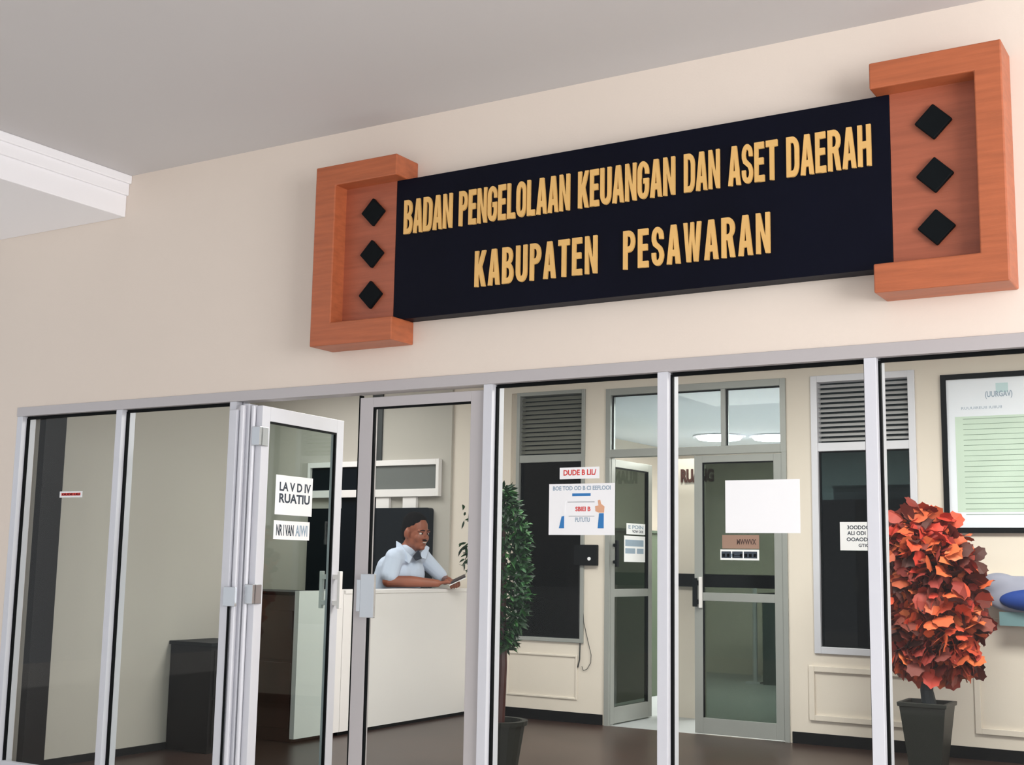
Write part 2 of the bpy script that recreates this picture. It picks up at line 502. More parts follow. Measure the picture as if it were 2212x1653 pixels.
def door_leaf(num, loc, rz, wdt, hgt, st, top, bot, mid, mt, gm, label, right_gask=True, zb=0.01):
    d = empty('door_%d' % num, loc, rz)
    tag(d, label, 'door', kind='structure')
    th = .045
    fr = [(0, st, 0, th, zb, hgt), (wdt - st, wdt, 0, th, zb, hgt), (st, wdt - st, 0, th, zb, zb + bot), (st, wdt - st, 0, th, hgt - top, hgt)]
    if mid: fr.append((st, wdt - st, .003, th - .003, mid - .035, mid + .035))
    obj('door_frame', boxes(*fr), mt, d, bevel=.002)
    if mid:
        obj('pane', boxes((st, wdt - st, .02, .026, zb + bot, mid - .035)), gm, d)
        obj('pane', boxes((st, wdt - st, .02, .026, mid + .035, hgt - top)), gm, d)
    else:
        obj('pane', boxes((st, wdt - st, .02, .026, zb + bot, hgt - top)), gm, d)
    bs = [(st, wdt - st, .004, .019, hgt - top - .011, hgt - top)]
    if right_gask != 'left': bs.append((wdt - st - .012, wdt - st, .004, .019, zb + bot, hgt - top - .011))
    if right_gask != 'right': bs.append((st, st + .011, .004, .019, zb + bot, hgt - top - .011))
    if mid: bs = [bs[0]] + [(b[0], b[1], b[2], b[3], b[4], mid - .0351) for b in bs[1:]] + [(b[0], b[1], b[2], b[3], mid + .0351, b[5]) for b in bs[1:]]
    obj('gasket', boxes(*bs), M_gask, d)
    return d

# front doors: left leaf swung into the lobby, right leaf closed
dl = door_leaf(1, (-5.0, 5.42, 0), math.radians(95), .84, 2.28, .075, .085, .13, None, M_alu, M_gl_leaf,
               'open glass door leaf swung into the lobby, with two white notices on it', right_gask='right')
h = obj('door_handle', boxes((.775, .805, -.055, -.035, 1.10, 1.33), (.775, .805, -.035, 0, 1.12, 1.15), (.775, .805, -.035, 0, 1.28, 1.31), (.775, .805, .08, .10, 1.10, 1.33), (.775, .805, .045, .08, 1.12, 1.15), (.775, .805, .045, .08, 1.28, 1.31)), M_white, dl, bevel=.003)
for z in (2.10, 1.20, .12):
    obj('hinge', boxes((-.02, .05, -.012, -.0005, z - .055, z + .055), (-.035, -.0005, -.012, .045, z - .055, z + .055)), M_chrome, dl, bevel=.003)
drr = door_leaf(2, (-4.29, 5.425, 0), 0, .815, 2.285, .088, .055, .13, None, M_head, M_glass, 'closed glass door leaf in front of the seated man', right_gask='left')
obj('door_handle', boxes((.085, .175, -.055, -.035, 1.10, 1.33), (.06, .085, -.055, 0, 1.13, 1.30)), M_chrome, drr, bevel=.003)
obj('door_handle', boxes((-.03, .02, .08, .1, 1.105, 1.325), (0.005, .02, .045, .08, 1.13, 1.17), (0.005, .02, .045, .08, 1.26, 1.30)), M_white, drr, bevel=.003)
# jamb on the hinge side of the open leaf
bm = boxes((-5.19, -5.13, 5.345, 5.395, 0, 2.255), (-5.125, -5.075, 5.39, 5.46, 0, 2.29))
tube(bm, [(-5.105, 5.37, 0), (-5.105, 5.37, 2.28)], .018, 12)
tube(bm, [(-5.05, 5.40, 0), (-5.05, 5.40, 2.28)], .014, 12)
j = struct('trim_19', bm, M_alu, 'white hinge side jamb strips beside the open glass door', 'door jamb', bevel=.004)
obj('hinge', boxes((-5.15, -5.06, 5.325, 5.344, 1.13, 1.24), (-5.15, -5.06, 5.325, 5.344, .06, .17)), M_chrome, j, bevel=.003)
obj('gasket', boxes((-5.126, -5.119, 5.340, 5.352, 0, 1.13), (-4.302, -4.292, 5.43, 5.46, 0.0, 2.30)), M_gask, j)
# back doors
d3 = door_leaf(3, (-5.135, B + .01, 0), math.radians(88), .80, 2.35, .07, .07, .14, 1.15, M_alu2, M_gl_green, 'left office door leaf opened inwards, with stuck notices', right_gask=True)
obj('door_handle', boxes((.015, .06, -.05, -.03, 1.38, 1.62), (.03, .05, -.03, 0, 1.41, 1.44), (.03, .05, -.03, 0, 1.56, 1.59)), M_dia, d3, bevel=.006)
d4 = door_leaf(4, (-4.325, B - .01, 0), 0, .79, 2.35, .075, .06, .13, 1.145, M_alu2, M_gl_green, 'right office door leaf, shut, with a striped label on the glass', right_gask='left')
obj('door_handle', boxes((.005, .035, -.06, -.02, 1.06, 1.30), (.02, .04, -.02, 0, 1.08, 1.12), (.02, .04, -.02, 0, 1.24, 1.28)), M_dia, d4, bevel=.003)
obj('handle_plate', boxes((.045, .075, -.02, -.001, 1.05, 1.31)), M_white, d4, bevel=.003)

# ================================================================== SIGN
sign = empty('office_sign', (-2.65, D, 2.55))
tag(sign, 'long navy name sign with gold capitals between two orange wooden brackets on the porch wall', 'sign')
SX, SZ = -2.65, 2.55
FY, PY, BY = -.20, -.10, -.10     # bracket front, recessed panel, board (relative to the wall)
board = obj('board', boxes((-3.99 - SX, -1.345 - SX, BY, 0, 2.675 - SZ, 3.445 - SZ)), M_board, sign, bevel=.002)
for s, xo, xi, xin, pan in ((-1, -4.48, -3.925, -4.34, (-4.34, -3.992)), (1, -.862, -1.402, -.972, (-1.343, -.972))):
    xo, xi, xin = xo - SX, xi - SX, xin - SX
    zb, zt, z0, z1 = 0, 1.012, .125, .895
    pts = [(xo, zb), (xi, zb), (xi, z0), (xin, z0), (xin, z1), (xi, z1), (xi, zt), (xo, zt)]
    bm = bmesh.new()
    prism(bm, pts, FY, 0)
    br = obj('bracket', bm, M_wood, sign, bevel=.006)
    rp = obj('recessed_panel', boxes((pan[0] - SX, pan[1] - SX, PY + .002, 0, z0, z1)), M_wood2, br)
    for zc in (3.286, 3.052, 2.825):
        xc = (-4.138 if s < 0 else -1.158) - SX
        zc -= SZ
        r_ = .079
        bm = bmesh.new()
        prism(bm, [(xc - r_, zc), (xc, zc - r_), (xc + r_, zc), (xc, zc + r_)], PY - .022, PY + .002)
        obj('diamond', bm, M_dia, rp, bevel=.006)

GL = {}   # glyph outlines: outer ring first, then holes; unit box
def arc(cx, cy, rx, ry, a0, a1, n=8):
    return [(cx + rx * math.cos(math.radians(a0 + (a1 - a0) * i / n)), cy + ry * math.sin(math.radians(a0 + (a1 - a0) * i / n))) for i in range(n + 1)]
GL['A'] = [[(0, 0), (.31, 1), (.69, 1), (1, 0), (.67, 0), (.615, .2), (.385, .2), (.33, 0)], [(.43, .36), (.57, .36), (.5, .68)]]
GL['B'] = [[(0, 0), (0, 1), (.5, 1)] + arc(.5, .76, .42, .24, 90, -60, 8) + arc(.5, .28, .5, .28, 60, -90, 8)[1:] ,
           [(.33, .15), (.33, .43), (.5, .43)] + arc(.5, .29, .17, .14, 90, -90, 6)[1:], [(.33, .6), (.33, .85), (.48, .85)] + arc(.48, .725, .13, .125, 90, -90, 6)[1:]]
GL['D'] = [[(0, 0), (0, 1), (.5, 1)] + arc(.5, .7, .5, .3, 90, 0, 6)[1:] + arc(.5, .3, .5, .3, 0, -90, 6), [(.33, .15), (.33, .85), (.48, .85)] + arc(.48, .68, .18, .17, 90, 0, 5)[1:] + arc(.48, .32, .18, .17, 0, -90, 5)]
GL['E'] = [[(0, 0), (0, 1), (.95, 1), (.95, .84), (.36, .84), (.36, .6), (.88, .6), (.88, .44), (.36, .44), (.36, .16), (.97, .16), (.97, 0)]]
GL['G'] = [[(1, .66), (.67, .66)] + arc(.5, .7, .17, .16, 0, 180, 6) + arc(.5, .3, .17, .16, 180, 360, 6) + [(.67, .4), (.52, .4), (.52, .54), (1, .54)] + arc(.5, .28, .5, .28, 0, -180, 10) + arc(.5, .72, .5, .28, 180, 0, 10)]
GL['H'] = [[(0, 0), (0, 1), (.34, 1), (.34, .6), (.66, .6), (.66, 1), (1, 1), (1, 0), (.66, 0), (.66, .43), (.34, .43), (.34, 0)]]
GL['K'] = [[(0, 0), (0, 1), (.34, 1), (.34, .62), (.66, 1), (1, 1), (.62, .56), (1, 0), (.64, 0), (.42, .36), (.34, .26), (.34, 0)]]
GL['L'] = [[(0, 0), (0, 1), (.36, 1), (.36, .16), (.95, .16), (.95, 0)]]
GL['N'] = [[(0, 0), (0, 1), (.32, 1), (.69, .42), (.69, 1), (1, 1), (1, 0), (.69, 0), (.31, .58), (.31, 0)]]
GL['O'] = [arc(.5, .72, .5, .28, 0, 180, 10) + arc(.5, .28, .5, .28, 180, 360, 10), arc(.5, .68, .17, .16, 0, 180, 6) + arc(.5, .32, .17, .16, 180, 360, 6)]
GL['P'] = [[(0, 0), (0, 1), (.5, 1)] + arc(.5, .72, .5, .28, 90, -90, 10)[1:] + [(.34, .44), (.34, 0)], [(.34, .59), (.34, .85), (.5, .85)] + arc(.5, .72, .16, .13, 90, -90, 6)[1:]]
GL['R'] = [[(0, 0), (0, 1), (.5, 1)] + arc(.5, .74, .48, .26, 90, -55, 8)[1:] + [(1, 0), (.65, 0), (.46, .43), (.34, .43), (.34, 0)], [(.34, .58), (.34, .85), (.5, .85)] + arc(.5, .715, .15, .135, 90, -90, 6)[1:]]
GL['S'] = [[(.97, .68), (.64, .68)] + arc(.48, .74, .15, .12, 0, 180, 5)[1:] + [(.34, .68), (.4, .62), (.82, .48), (.97, .36)] + arc(.5, .27, .5, .27, 0, -180, 10) + [(0, .34), (.34, .34)] + arc(.5, .26, .16, .12, 180, 360, 5) + [(.64, .32), (.55, .4), (.14, .52), (.02, .64)] + arc(.49, .74, .48, .26, 180, 0, 10)]
GL['T'] = [[(.32, 0), (.32, .84), (0, .84), (0, 1), (1, 1), (1, .84), (.68, .84), (.68, 0)]]
GL['U'] = [[(0, 1), (.34, 1), (.34, .3)] + arc(.5, .3, .16, .15, 180, 360, 6)[1:] + [(.66, 1), (1, 1)] + [(1, .28)] + arc(.5, .28, .5, .28, 0, -180, 10)[1:]]
GL['W'] = [[(0, 1), (.22, 1), (.32, .4), (.41, 1), (.59, 1), (.68, .4), (.78, 1), (1, 1), (.82, 0), (.59, 0), (.5, .55), (.41, 0), (.18, 0)]]
WD = {'W': 1.35, 'A': 1.05, 'L': .85, 'E': .85, 'T': .95, 'P': .95, 'S': .95}
_gm = {}
def glyph_mesh(ch):
    if ch in _gm: return _gm[ch]
    c = bpy.data.curves.new('tmp', 'CURVE')
    c.dimensions = '2D'
    c.fill_mode = 'BOTH'
    c.extrude = .5
    for ring in GL[ch]:
        cl = [ring[0]]
        for q in ring[1:]:
            if abs(q[0] - cl[-1][0]) + abs(q[1] - cl[-1][1]) > 1e-4: cl.append(q)
        sp = c.splines.new('POLY')
        sp.points.add(len(cl) - 1)
        for i, (x, y) in enumerate(cl): sp.points[i].co = (x, y, 0, 1)
        sp.use_cyclic_u = True
    o = bpy.data.objects.new('tmp', c)
    COL.objects.link(o)
    me = bpy.data.meshes.new_from_object(o.evaluated_get(bpy.context.evaluated_depsgraph_get()))
    bpy.data.objects.remove(o)
    me.name = 'letter'
    me.transform(Matrix.Rotation(PI / 2, 4, 'X'))
    me.materials.clear()
    me.materials.append(M_gold)
    _gm[ch] = me
    return me
def word(s, x0, x1, z0, z1):
    ws = [WD.get(c, 1.0) for c in s]
    gap = .12 if z0 > 3 else .25
    tot = sum(ws) + gap * (len(s) - 1)
    k = (x1 - x0) / tot
    x = x0
    for ch, wd in zip(s, ws):
        o = bpy.data.objects.new('letter', glyph_mesh(ch))
        COL.objects.link(o)
        o.parent = board
        o.location = (x - SX, BY - .007, z0 - SZ)
        o.scale = (wd * k, .013, z1 - z0)
        x += (wd + gap) * k
for s, a, b in (('BADAN', -3.930, -3.620), ('PENGELOLAAN', -3.575, -2.917), ('KEUANGAN', -2.868, -2.350), ('DAN', -2.303, -2.125), ('ASET', -2.082, -1.846), ('DAERAH', -1.804, -1.424)):
    word(s, a, b, 3.136, 3.323)
for s, a, b in (('KABUPATEN', -3.468, -2.761), ('PESAWARAN', -2.619, -1.886)):
    word(s, a, b, 2.800, 2.989)

# ================================================================== NOTICES
def sheet(name, x0, x1, y, z0, z1, mt, label, cat, lines, tilt=0, thick=.0012, rounded=0, group=None):
    """paper in the XZ plane facing -Y; lines = (text, fx0, fx1, fz0, fz1, material) in fractions"""
    W_, H_ = x1 - x0, z1 - z0
    t = empty(name, (x0, y, z0))
    t.rotation_euler = (0, tilt, 0)
    tag(t, label, cat)
    bm = boxes((0, W_, 0, thick, 0, H_))
    obj('paper', bm, mt, t)
    for tx, a, b, c, d, mm in lines:
        if tx is None:
            obj('printed_shape', boxes((a * W_, b * W_, -.0006, -.0001, c * H_, d * H_)), mm, t)
        else:
            obj('printed_text', put(text_bm(tx, (b - a) * W_, (d - c) * H_, .0005, .03), Matrix.Translation((a * W_, -.0001, c * H_))), mm, t)
    return t
GY = D + .0470
sheet('sticker', -6.746, -6.53, GY, 1.768, 1.808, M_paper, 'tiny white sticker with red print on the leftmost pane', 'sticker', [(None, .08, .92, .3, .75, M_inkred), ('DUDE LILI', .12, .88, .36, .66, M_paper)])
sheet('notice', -3.041, -2.821, GY, 1.815, 1.872, M_paper, 'narrow white strip with red letters above the illustrated poster', 'notice', [('DUDE B LIL/', .10, .93, .3, .8, M_inkred)], tilt=-.005)
ps = sheet('poster', -3.100, -2.736, GY, 1.541, 1.792, M_paper, 'white illustrated poster with two drawn hands and blue print on the glass', 'poster', [
    ('BOE TOD OD B CI EEFLOOI', .06, .94, .87, .955, M_inkpale), (None, .36, .64, .755, .81, M_inkblue), (None, .29, .70, .637, .644, M_ink), (None, .31, .70, .36, .366, M_ink),
    ('SBIEI B', .41, .64, .46, .55, M_inkred), ('PUTUTU', .41, .63, .25, .34, M_inkpale)])
W_, H_ = .364, .251   # size of the illustrated poster
for pts, mm, nm in (([(.16, .13), (.24, .13), (.24, .37), (.20, .36)], M_inkblue, 'printed_sleeve'), ([(.75, .13), (.84, .13), (.84, .42), (.77, .42)], M_inkblue, 'printed_sleeve'),
                    ([(.77, .43), (.845, .43), (.85, .55), (.80, .60), (.785, .68), (.75, .67), (.76, .57), (.71, .56), (.715, .46)], M_skinp, 'printed_hand'),
                    ([(.215, .40), (.25, .40), (.255, .60), (.27, .66), (.235, .67), (.21, .58)], M_paper, 'printed_hand')):
    bm = bmesh.new()
    prism(bm, [(x * W_, z * H_) for x, z in pts], -.0009, -.0001)
    obj(nm, bm, mm, ps)
sheet('notice', -2.170, -1.818, GY, 1.553, 1.793, M_paper, 'large blank white paper stuck on the glass before the right office door', 'notice', [])
# notices on the open front leaf (local to the leaf plane)
def leaf_sheet(leaf, lx0, lx1, z0, z1, label, lines, off=-.003, mt=M_paper):
    W_, H_ = lx1 - lx0, z1 - z0
    t = empty('notice')
    t.matrix_world = Matrix.Translation(leaf.location) @ Matrix.Rotation(leaf.rotation_euler.z, 4, 'Z') @ Matrix.Translation((lx0, .02 + off, z0))
    tag(t, label, 'notice')
    obj('paper', boxes((0, W_, 0, .0012, 0, H_)), mt, t)
    for tx, a, b, c, d, mm in lines:
        if tx is None: obj('printed_shape', boxes((a * W_, b * W_, -.0006, -.0001, c * H_, d * H_)), mm, t)
        else: obj('printed_text', put(text_bm(tx, (b - a) * W_, (d - c) * H_, .0005, .03), Matrix.Translation((a * W_, -.0001, c * H_))), mm, t)
    return t
def leaf_uv(leaf, px, py):
    """leaf coordinates of a photo pixel"""
    a = leaf.rotation_euler.z
    dx = Vector((math.cos(a), math.sin(a), 0)); n = Vector((-math.sin(a), math.cos(a), 0))
    d = FF + RR * ((px - 1106) / FPX) - UU * ((py - 826.5) / FPX)
    o = Vector(leaf.location)
    t = (o - CAM).dot(n) / d.dot(n)
    P_ = CAM + d * t
    return (P_ - o).dot(dx), P_.z
u0, v1 = leaf_uv(dl, 602, 1025); u1, v1b = leaf_uv(dl, 681, 1036); _, v0 = leaf_uv(dl, 597, 1111)
leaf_sheet(dl, u0, u1, v0, v1, 'upper square notice on the open glass door with two rows of dark capitals',
           [('LA V D IV', .1, .95, .60, .83, M_ink), ('RUATIU', .1, .93, .30, .54, M_ink)])
u0, v1 = leaf_uv(dl, 597, 1124); u1, _ = leaf_uv(dl, 674, 1130); _, v0 = leaf_uv(dl, 595, 1165)
leaf_sheet(dl, u0, u1, v0, v1, 'lower wide notice on the open glass door with one row of dark capitals', [('NR I VAN', .07, .55, .2, .8, M_ink), ('AIWI', .6, .94, .2, .8, M_inkpale)])
# notices on the back left leaf
u0, v1 = leaf_uv(d3, 1357, 1130); u1, _ = leaf_uv(d3, 1397, 1130); _, v0 = leaf_uv(d3, 1357, 1154)
leaf_sheet(d3, u0, u1, v0, v1, 'small white card above the larger sheet on the opened office door', [('E POIN', .1, .9, .5, .85, M_inkpale), ('VOW ODE', .3, .9, .15, .4, M_ink)])
u0, v1 = leaf_uv(d3, 1352, 1157); u1, _ = leaf_uv(d3, 1397, 1157); _, v0 = leaf_uv(d3, 1352, 1214)
leaf_sheet(d3, u0, u1, v0, v1, 'taller white sheet with pale blue tables on the opened office door', [(None, .05, .92, .6, .85, M_inkpale), (None, .05, .52, .32, .52, M_inkpale), (None, .6, .92, .32, .52, M_inkpale)])
# labels on the back right leaf glass
yy = B + .006
a_, b_ = at(1560, 1156, 1, yy), at(1640, 1186, 1, yy)
sheet('notice', a_.x, b_.x, yy, b_.z, a_.z, M_cardb, 'brown printed label under the blank paper on the right office door', 'notice', [('MWWVX', .4, .92, .3, .7, M_brown)])
a_, b_ = at(1556, 1186, 1, yy), at(1640, 1211, 1, yy)
sheet('notice', a_.x, b_.x, yy, b_.z, a_.z - .004, M_paper, 'white label with dark striped print on the right office door', 'notice', [(None, .03, .28, .18, .82, M_ink), (None, .31, .58, .18, .82, M_ink), (None, .61, .95, .18, .82, M_ink), ('IIHIII', .05, .93, .3, .6, M_inkpale)])
# notice in the right louvred window
a_, b_ = at(1814, 1128, 1, B + .026), at(1895, 1190, 1, B + .026)
sheet('notice', a_.x, b_.x, B + .0265, b_.z, a_.z, M_paper, 'white notice with rows of letters on the dark glass of the right louvred window', 'notice',
      [('3OODOODI', .2, .95, .74, .88, M_ink), ('ALI ODI EDI', .2, .95, .54, .68, M_ink), ('OOAODEO', .18, .95, .32, .46, M_ink), ('GTIO', .5, .8, .12, .24, M_ink)])

# framed board on the back wall
fb = empty('framed_board', (-2.225, B, 1.69))
tag(fb, 'large black framed board with pale green printed sheet behind the orange tree', 'picture frame')
FW, FH = 1.05, 1.235
obj('frame', boxes(*frame(0, FW, -.045, -.001, 0, FH, .04)), M_gask, fb, bevel=.003)
obj('sheet', boxes((.04, FW - .04, -.022, -.002, .04, FH - .04)), M_poster, fb)
obj('green_table', boxes((.10, FW - .1, -.0235, -.0221, .16, .90)), M_postgr, fb)
bs = [(.16, FW - .12, -.0245, -.0236, z, z + .004) for z in [.14 + .041 * i for i in range(19)]]
obj('ruled_lines', boxes(*bs), M_ink if False else mat('faint_green_ink', '7C9482', .5), fb)
bm = text_bm('(UURGAV)', .2, .06, .0008, .02)
obj('printed_text', put(bm, Matrix.Translation((.33, -.0225, 1.03))), M_inkpale, fb)
obj('printed_text', put(text_bm('RUUUIREUII IUIIUII', .3, .02, .0008, .0), Matrix.Translation((.15, -.0225, .955))), M_inkpale, fb)
obj('crest', boxes((.41, .50, -.0228, -.0221, 1.075, 1.15)), mat('pale_aqua', 'BFD9DD', .5), fb)

# ================================================================== LOBBY FURNITURE
# reception counter
ct = empty('reception_counter', (-6.72, 8.9, 0))
tag(ct, 'long white reception counter running back from the glass doors', 'counter')
obj('front_panel', boxes((.11, .15, -.72, 1.2, .03, 1.125)), M_white, ct)
obj('countertop', boxes((-.13, .155, -.70, 1.2, 1.125, 1.155)), M_white, ct, bevel=.003)
obj('plinth', boxes((.07, .13, -.72, 1.2, 0, .03)), M_black, ct)
obj('desk_shelf', boxes((-.13, .11, -.70, 1.2, .72, .75)), M_brown, ct)
cb = empty('cabinet', (-7.0, 7.9, 0))
obj('side_panel', boxes((.386, .43, -.27, .275, .03, 1.155)), M_white, cb)['label'] = 'white end panel in line with the counter'
tag(cb, 'dark brown wooden cabinet at the near end of the white counter', 'cabinet')
obj('body', boxes((-.36, .385, -.25, .27, .0, 1.12)), M_brown, cb, bevel=.003)
obj('door', boxes((-.34, -.09, -.262, -.251, .10, 1.0)), M_brown, cb, bevel=.003)
obj('door', boxes((-.07, .36, -.262, -.251, .10, .60)), M_brown, cb, bevel=.003)
obj('drawer', boxes((-.07, .36, -.262, -.251, .62, 1.0)), M_brown, cb, bevel=.003)
obj('handle', boxes((-.30, -.14, -.285, -.263, .33, .35)), M_dark, cb)
obj('top', boxes((-.37, .385, -.265, .27, 1.12, 1.145)), M_dark, cb)
lb = empty('low_cabinet', (-6.9, 7.04, 0))
tag(lb, 'low black cabinet on the floor against the grey side wall', 'cabinet')
obj('body', boxes((-.215, .20, -.20, .24, 0, .76)), M_dark, lb, bevel=.004)
obj('top', boxes((-.217, .215, -.215, .245, .76, .785)), M_black, lb)
obj('door', boxes((.201, .21, -.17, .20, .40, .73)), M_dark, lb)
obj('door', boxes((.201, .21, -.17, .20, .05, .38)), M_dark, lb)

# white framed panel, its straps, and the black screen
YB = B - .03
wp = empty('wall_panel', (-7.8, YB, 2.03))
tag(wp, 'long white framed glazed panel on the wall above the black screen', 'wall panel')
obj('frame', boxes(*[(a + 7.8, b + 7.8, c, d, e - 2.03, f - 2.03) for a, b, c, d, e, f in frame(-8.62, -6.965, -.06, -.002, 2.03, 2.395, .035, .075, .055)]), M_white, wp, bevel=.003)
obj('pane', boxes((-8.58 + 7.8, -7.90 + 7.8, -.03, -.003, .076, .31)), M_screen, wp)
obj('pane', boxes((-7.90 + 7.8, -7.0 + 7.8, -.03, -.003, .076, .31)), mat('grey_glass', '6C706E', .25), wp)
scr = empty('wall_screen', (-7.8, YB, .9))
tag(scr, 'big black rounded screen on the wall behind the seated man', 'screen')
bm = bmesh.new()
def rrect(x0, x1, z0, z1, r, n=5):
    p = []
    for cx_, cz_, a0 in ((x1 - r, z1 - r, 0), (x0 + r, z1 - r, 90), (x0 + r, z0 + r, 180), (x1 - r, z0 + r, 270)):
        p += arc(cx_, cz_, r, r, a0, a0 + 90, n)
    return p
prism(bm, rrect(-.78, .75, .0, 1.02, .03), -.07, -.002)
obj('panel', bm, M_screen, scr)
for a in (-7.73, -7.40):
    obj('strap', boxes((a + 7.8 - .0, a + 7.8 + .16, -.04, -.002, 1.021, 1.128)), M_white, scr)
obj('strap', boxes((-8.30 + 7.8, -8.19 + 7.8, -.04, -.002, 1.021, 1.128)), M_white, scr)
struct('trim_20', boxes((-7.83, -7.70, YB - .02, YB, 2.40, 3.25)), mat('dark_duct', '2B3030', .5), 'dark vertical duct on the grey wall above the white panel', 'duct')
struct('trim_21', boxes((-8.22, -7.70, YB - .012, YB - .0, 1.92, 2.03)), M_screen, 'dark wall patch between the panel and the screen', 'wall patch')

# black wall device with cables
dv = empty('wall_device', (-5.37, B, 1.48))
tag(dv, 'black square wall device with a white dot beside the left louvred window', 'device')
obj('case', boxes((-.115, .115, -.05, -.001, -.09, .095)), M_gask, dv, bevel=.006)
bm = bmesh.new()
bmesh.ops.create_cone(bm, cap_ends=True, segments=16, radius1=.016, radius2=.016, depth=.006, matrix=Matrix.Translation((.045, -.053, -.03)) @ Matrix.Rotation(PI / 2, 4, 'X'))
obj('indicator', bm, M_paper, dv)
bm = bmesh.new()
def wob(pts):
    return [tuple(at(x, y, 1, B - .012) - Vector(dv.location)) for x, y in pts]
tube(bm, wob([(1252, 1222), (1252, 1280), (1251, 1340), (1253, 1390), (1252, 1425), (1248, 1442)]), .006, 6)
obj('cable', bm, M_cable, dv)
bm = bmesh.new()
tube(bm, wob([(1257, 1222), (1257, 1290), (1261, 1345), (1270, 1385), (1277, 1415), (1276, 1432), (1268, 1446), (1260, 1449), (1257, 1440)]), .003, 6)
obj('cable', bm, M_cable, dv)

# dark cupboard behind the right louvred window
cc = empty('cupboard', (-2.85, 11.0, 0))
tag(cc, 'tall black cupboard inside the room behind the right louvred window', 'cupboard')
obj('body', boxes((-.55, .75, -.25, .25, 0, 1.99)), M_black, cc, bevel=.005)
obj('door', boxes((-.53, .09, -.27, -.251, .05, 1.95)), M_black, cc)
obj('door', boxes((.11, .73, -.27, -.251, .05, 1.95)), M_black, cc)
bxw = empty('bright_wedge', (-2.85, 11.0, 1.99))  # white box stands in for the bright wedge of ceiling
tag(bxw, 'flat white box added above the tall black cupboard in place of the bright ceiling wedge', 'box')
obj('body', boxes((-.45, .55, -.22, .2, 0, .10)), M_white, bxw, bevel=.003)
obj('lid', boxes((-.46, .56, -.23, .21, .10, .125)), M_white, bxw, bevel=.003)
# dark green low cupboard and desk inside the office
gc = empty('office_cupboard', (-6.4, 12.8, 0))
tag(gc, 'dark green cupboard in the office seen through the opened door leaf', 'cupboard')
obj('body', boxes((-.5, .5, -1.2, .9, 0, 1.75)), mat('deep_green', '3A4634', .6), gc, bevel=.004)
obj('top', boxes((-.52, .52, -1.22, .92, 1.75, 1.78)), mat('deep_green_top', '2B3A2A', .6), gc)
wn = empty('office_notice', (-6.9, 11.44, 1.95))
pl = at(1632, 1476, 2, 0)
po = empty('metal_stand', (pl.x, pl.y, 0))
tag(po, 'slim pale metal pole standing in the office, seen through the right office door', 'pole')
bm = bmesh.new(); tube(bm, [(0, 0, .02), (0, 0, 1.15)], .028, 12); obj('pole', bm, M_alu, po)
obj('base', boxes((-.09, .09, -.09, .09, 0, .02)), M_alu, po)
dk = empty('office_desk', (pl.x + .75, pl.y + .1, 0))
tag(dk, 'dark grey office desk to the right of the slim pole behind the right office door', 'desk')
obj('body', boxes((-.6, .6, -.25, .35, 0, 1.05)), mat('grey_green_laminate', '4A5654', .5), dk, bevel=.005)
obj('top', boxes((-.64, .64, -.29, .37, 1.05, 1.09)), M_black, dk)
# blue and grey cloth hanging at the ledge
hb = empty('hanging_cloth', (-1.72, B - .10, 1.365))
tag(hb, 'grey cloth bundle with a royal blue cloth over the wall ledge at the right edge', 'cloth')
bm = bmesh.new()
ball(bm, (.05, -.07, -.14), (.27, .065, .13), seg=20)
ball(bm, (-.10, -.07, -.06), (.14, .06, .09), seg=18)
bx(bm, -.20, .5, -.10, -.035, -.12, .005)
o = obj('grey_cloth', bm, M_gcloth, hb)
remeshed(o, .015, 6)
bm = bmesh.new()
ball(bm, (.16, -.11, -.17), (.26, .08, .085), seg=20)
ball(bm, (.30, -.11, -.09), (.18, .08, .13), seg=20)
o = obj('blue_cloth', bm, M_blue, hb)
remeshed(o, .015, 5)
obj('tag_label', boxes((-.10, .20, -.09, -.08, -.36, -.26)), mat('teal_grey', '6F8F93', .6), hb)

# ================================================================== TREES
def leafshape(kind):
    if kind == 'broad':
        return [(0, 0), (.28, .05), (.46, .25), (.52, .5), (.42, .62), (.40, .82), (.18, .88), (0, 1.0), (-.2, .86), (-.40, .84), (-.42, .6), (-.54, .45), (-.44, .22), (-.26, .06)]
    return [(0, 0), (.16, .3), (.14, .65), (0, 1), (-.14, .65), (-.16, .3)]
def leaves(spots, kind, smin, smax, droop=0.5):
    bm = bmesh.new()
    sh = leafshape(kind)
    for c, out in spots:
        s = random.uniform(smin, smax)
        dirv = (Vector(out).normalized() * .8 + Vector((random.uniform(-1, 1), random.uniform(-1, 1), random.uniform(-1, 1) - droop * .3))).normalized()
        q = dirv.to_track_quat('Y', 'Z').to_matrix() @ Matrix.Rotation(random.uniform(-1.3, 1.3), 3, 'Y')
        cup = random.uniform(-.5, .5)
        vs = [bm.verts.new(Vector(c) + q @ Vector((x * s, y * s, (abs(x) * cup + y * y * -.25) * s))) for x, y in sh]
        ctr = bm.verts.new(Vector(c) + q @ Vector((0, .45 * s, -.03 * s)))
        for i in range(len(vs)):
            bm.faces.new((vs[i], vs[(i + 1) % len(vs)], ctr))
    return bm

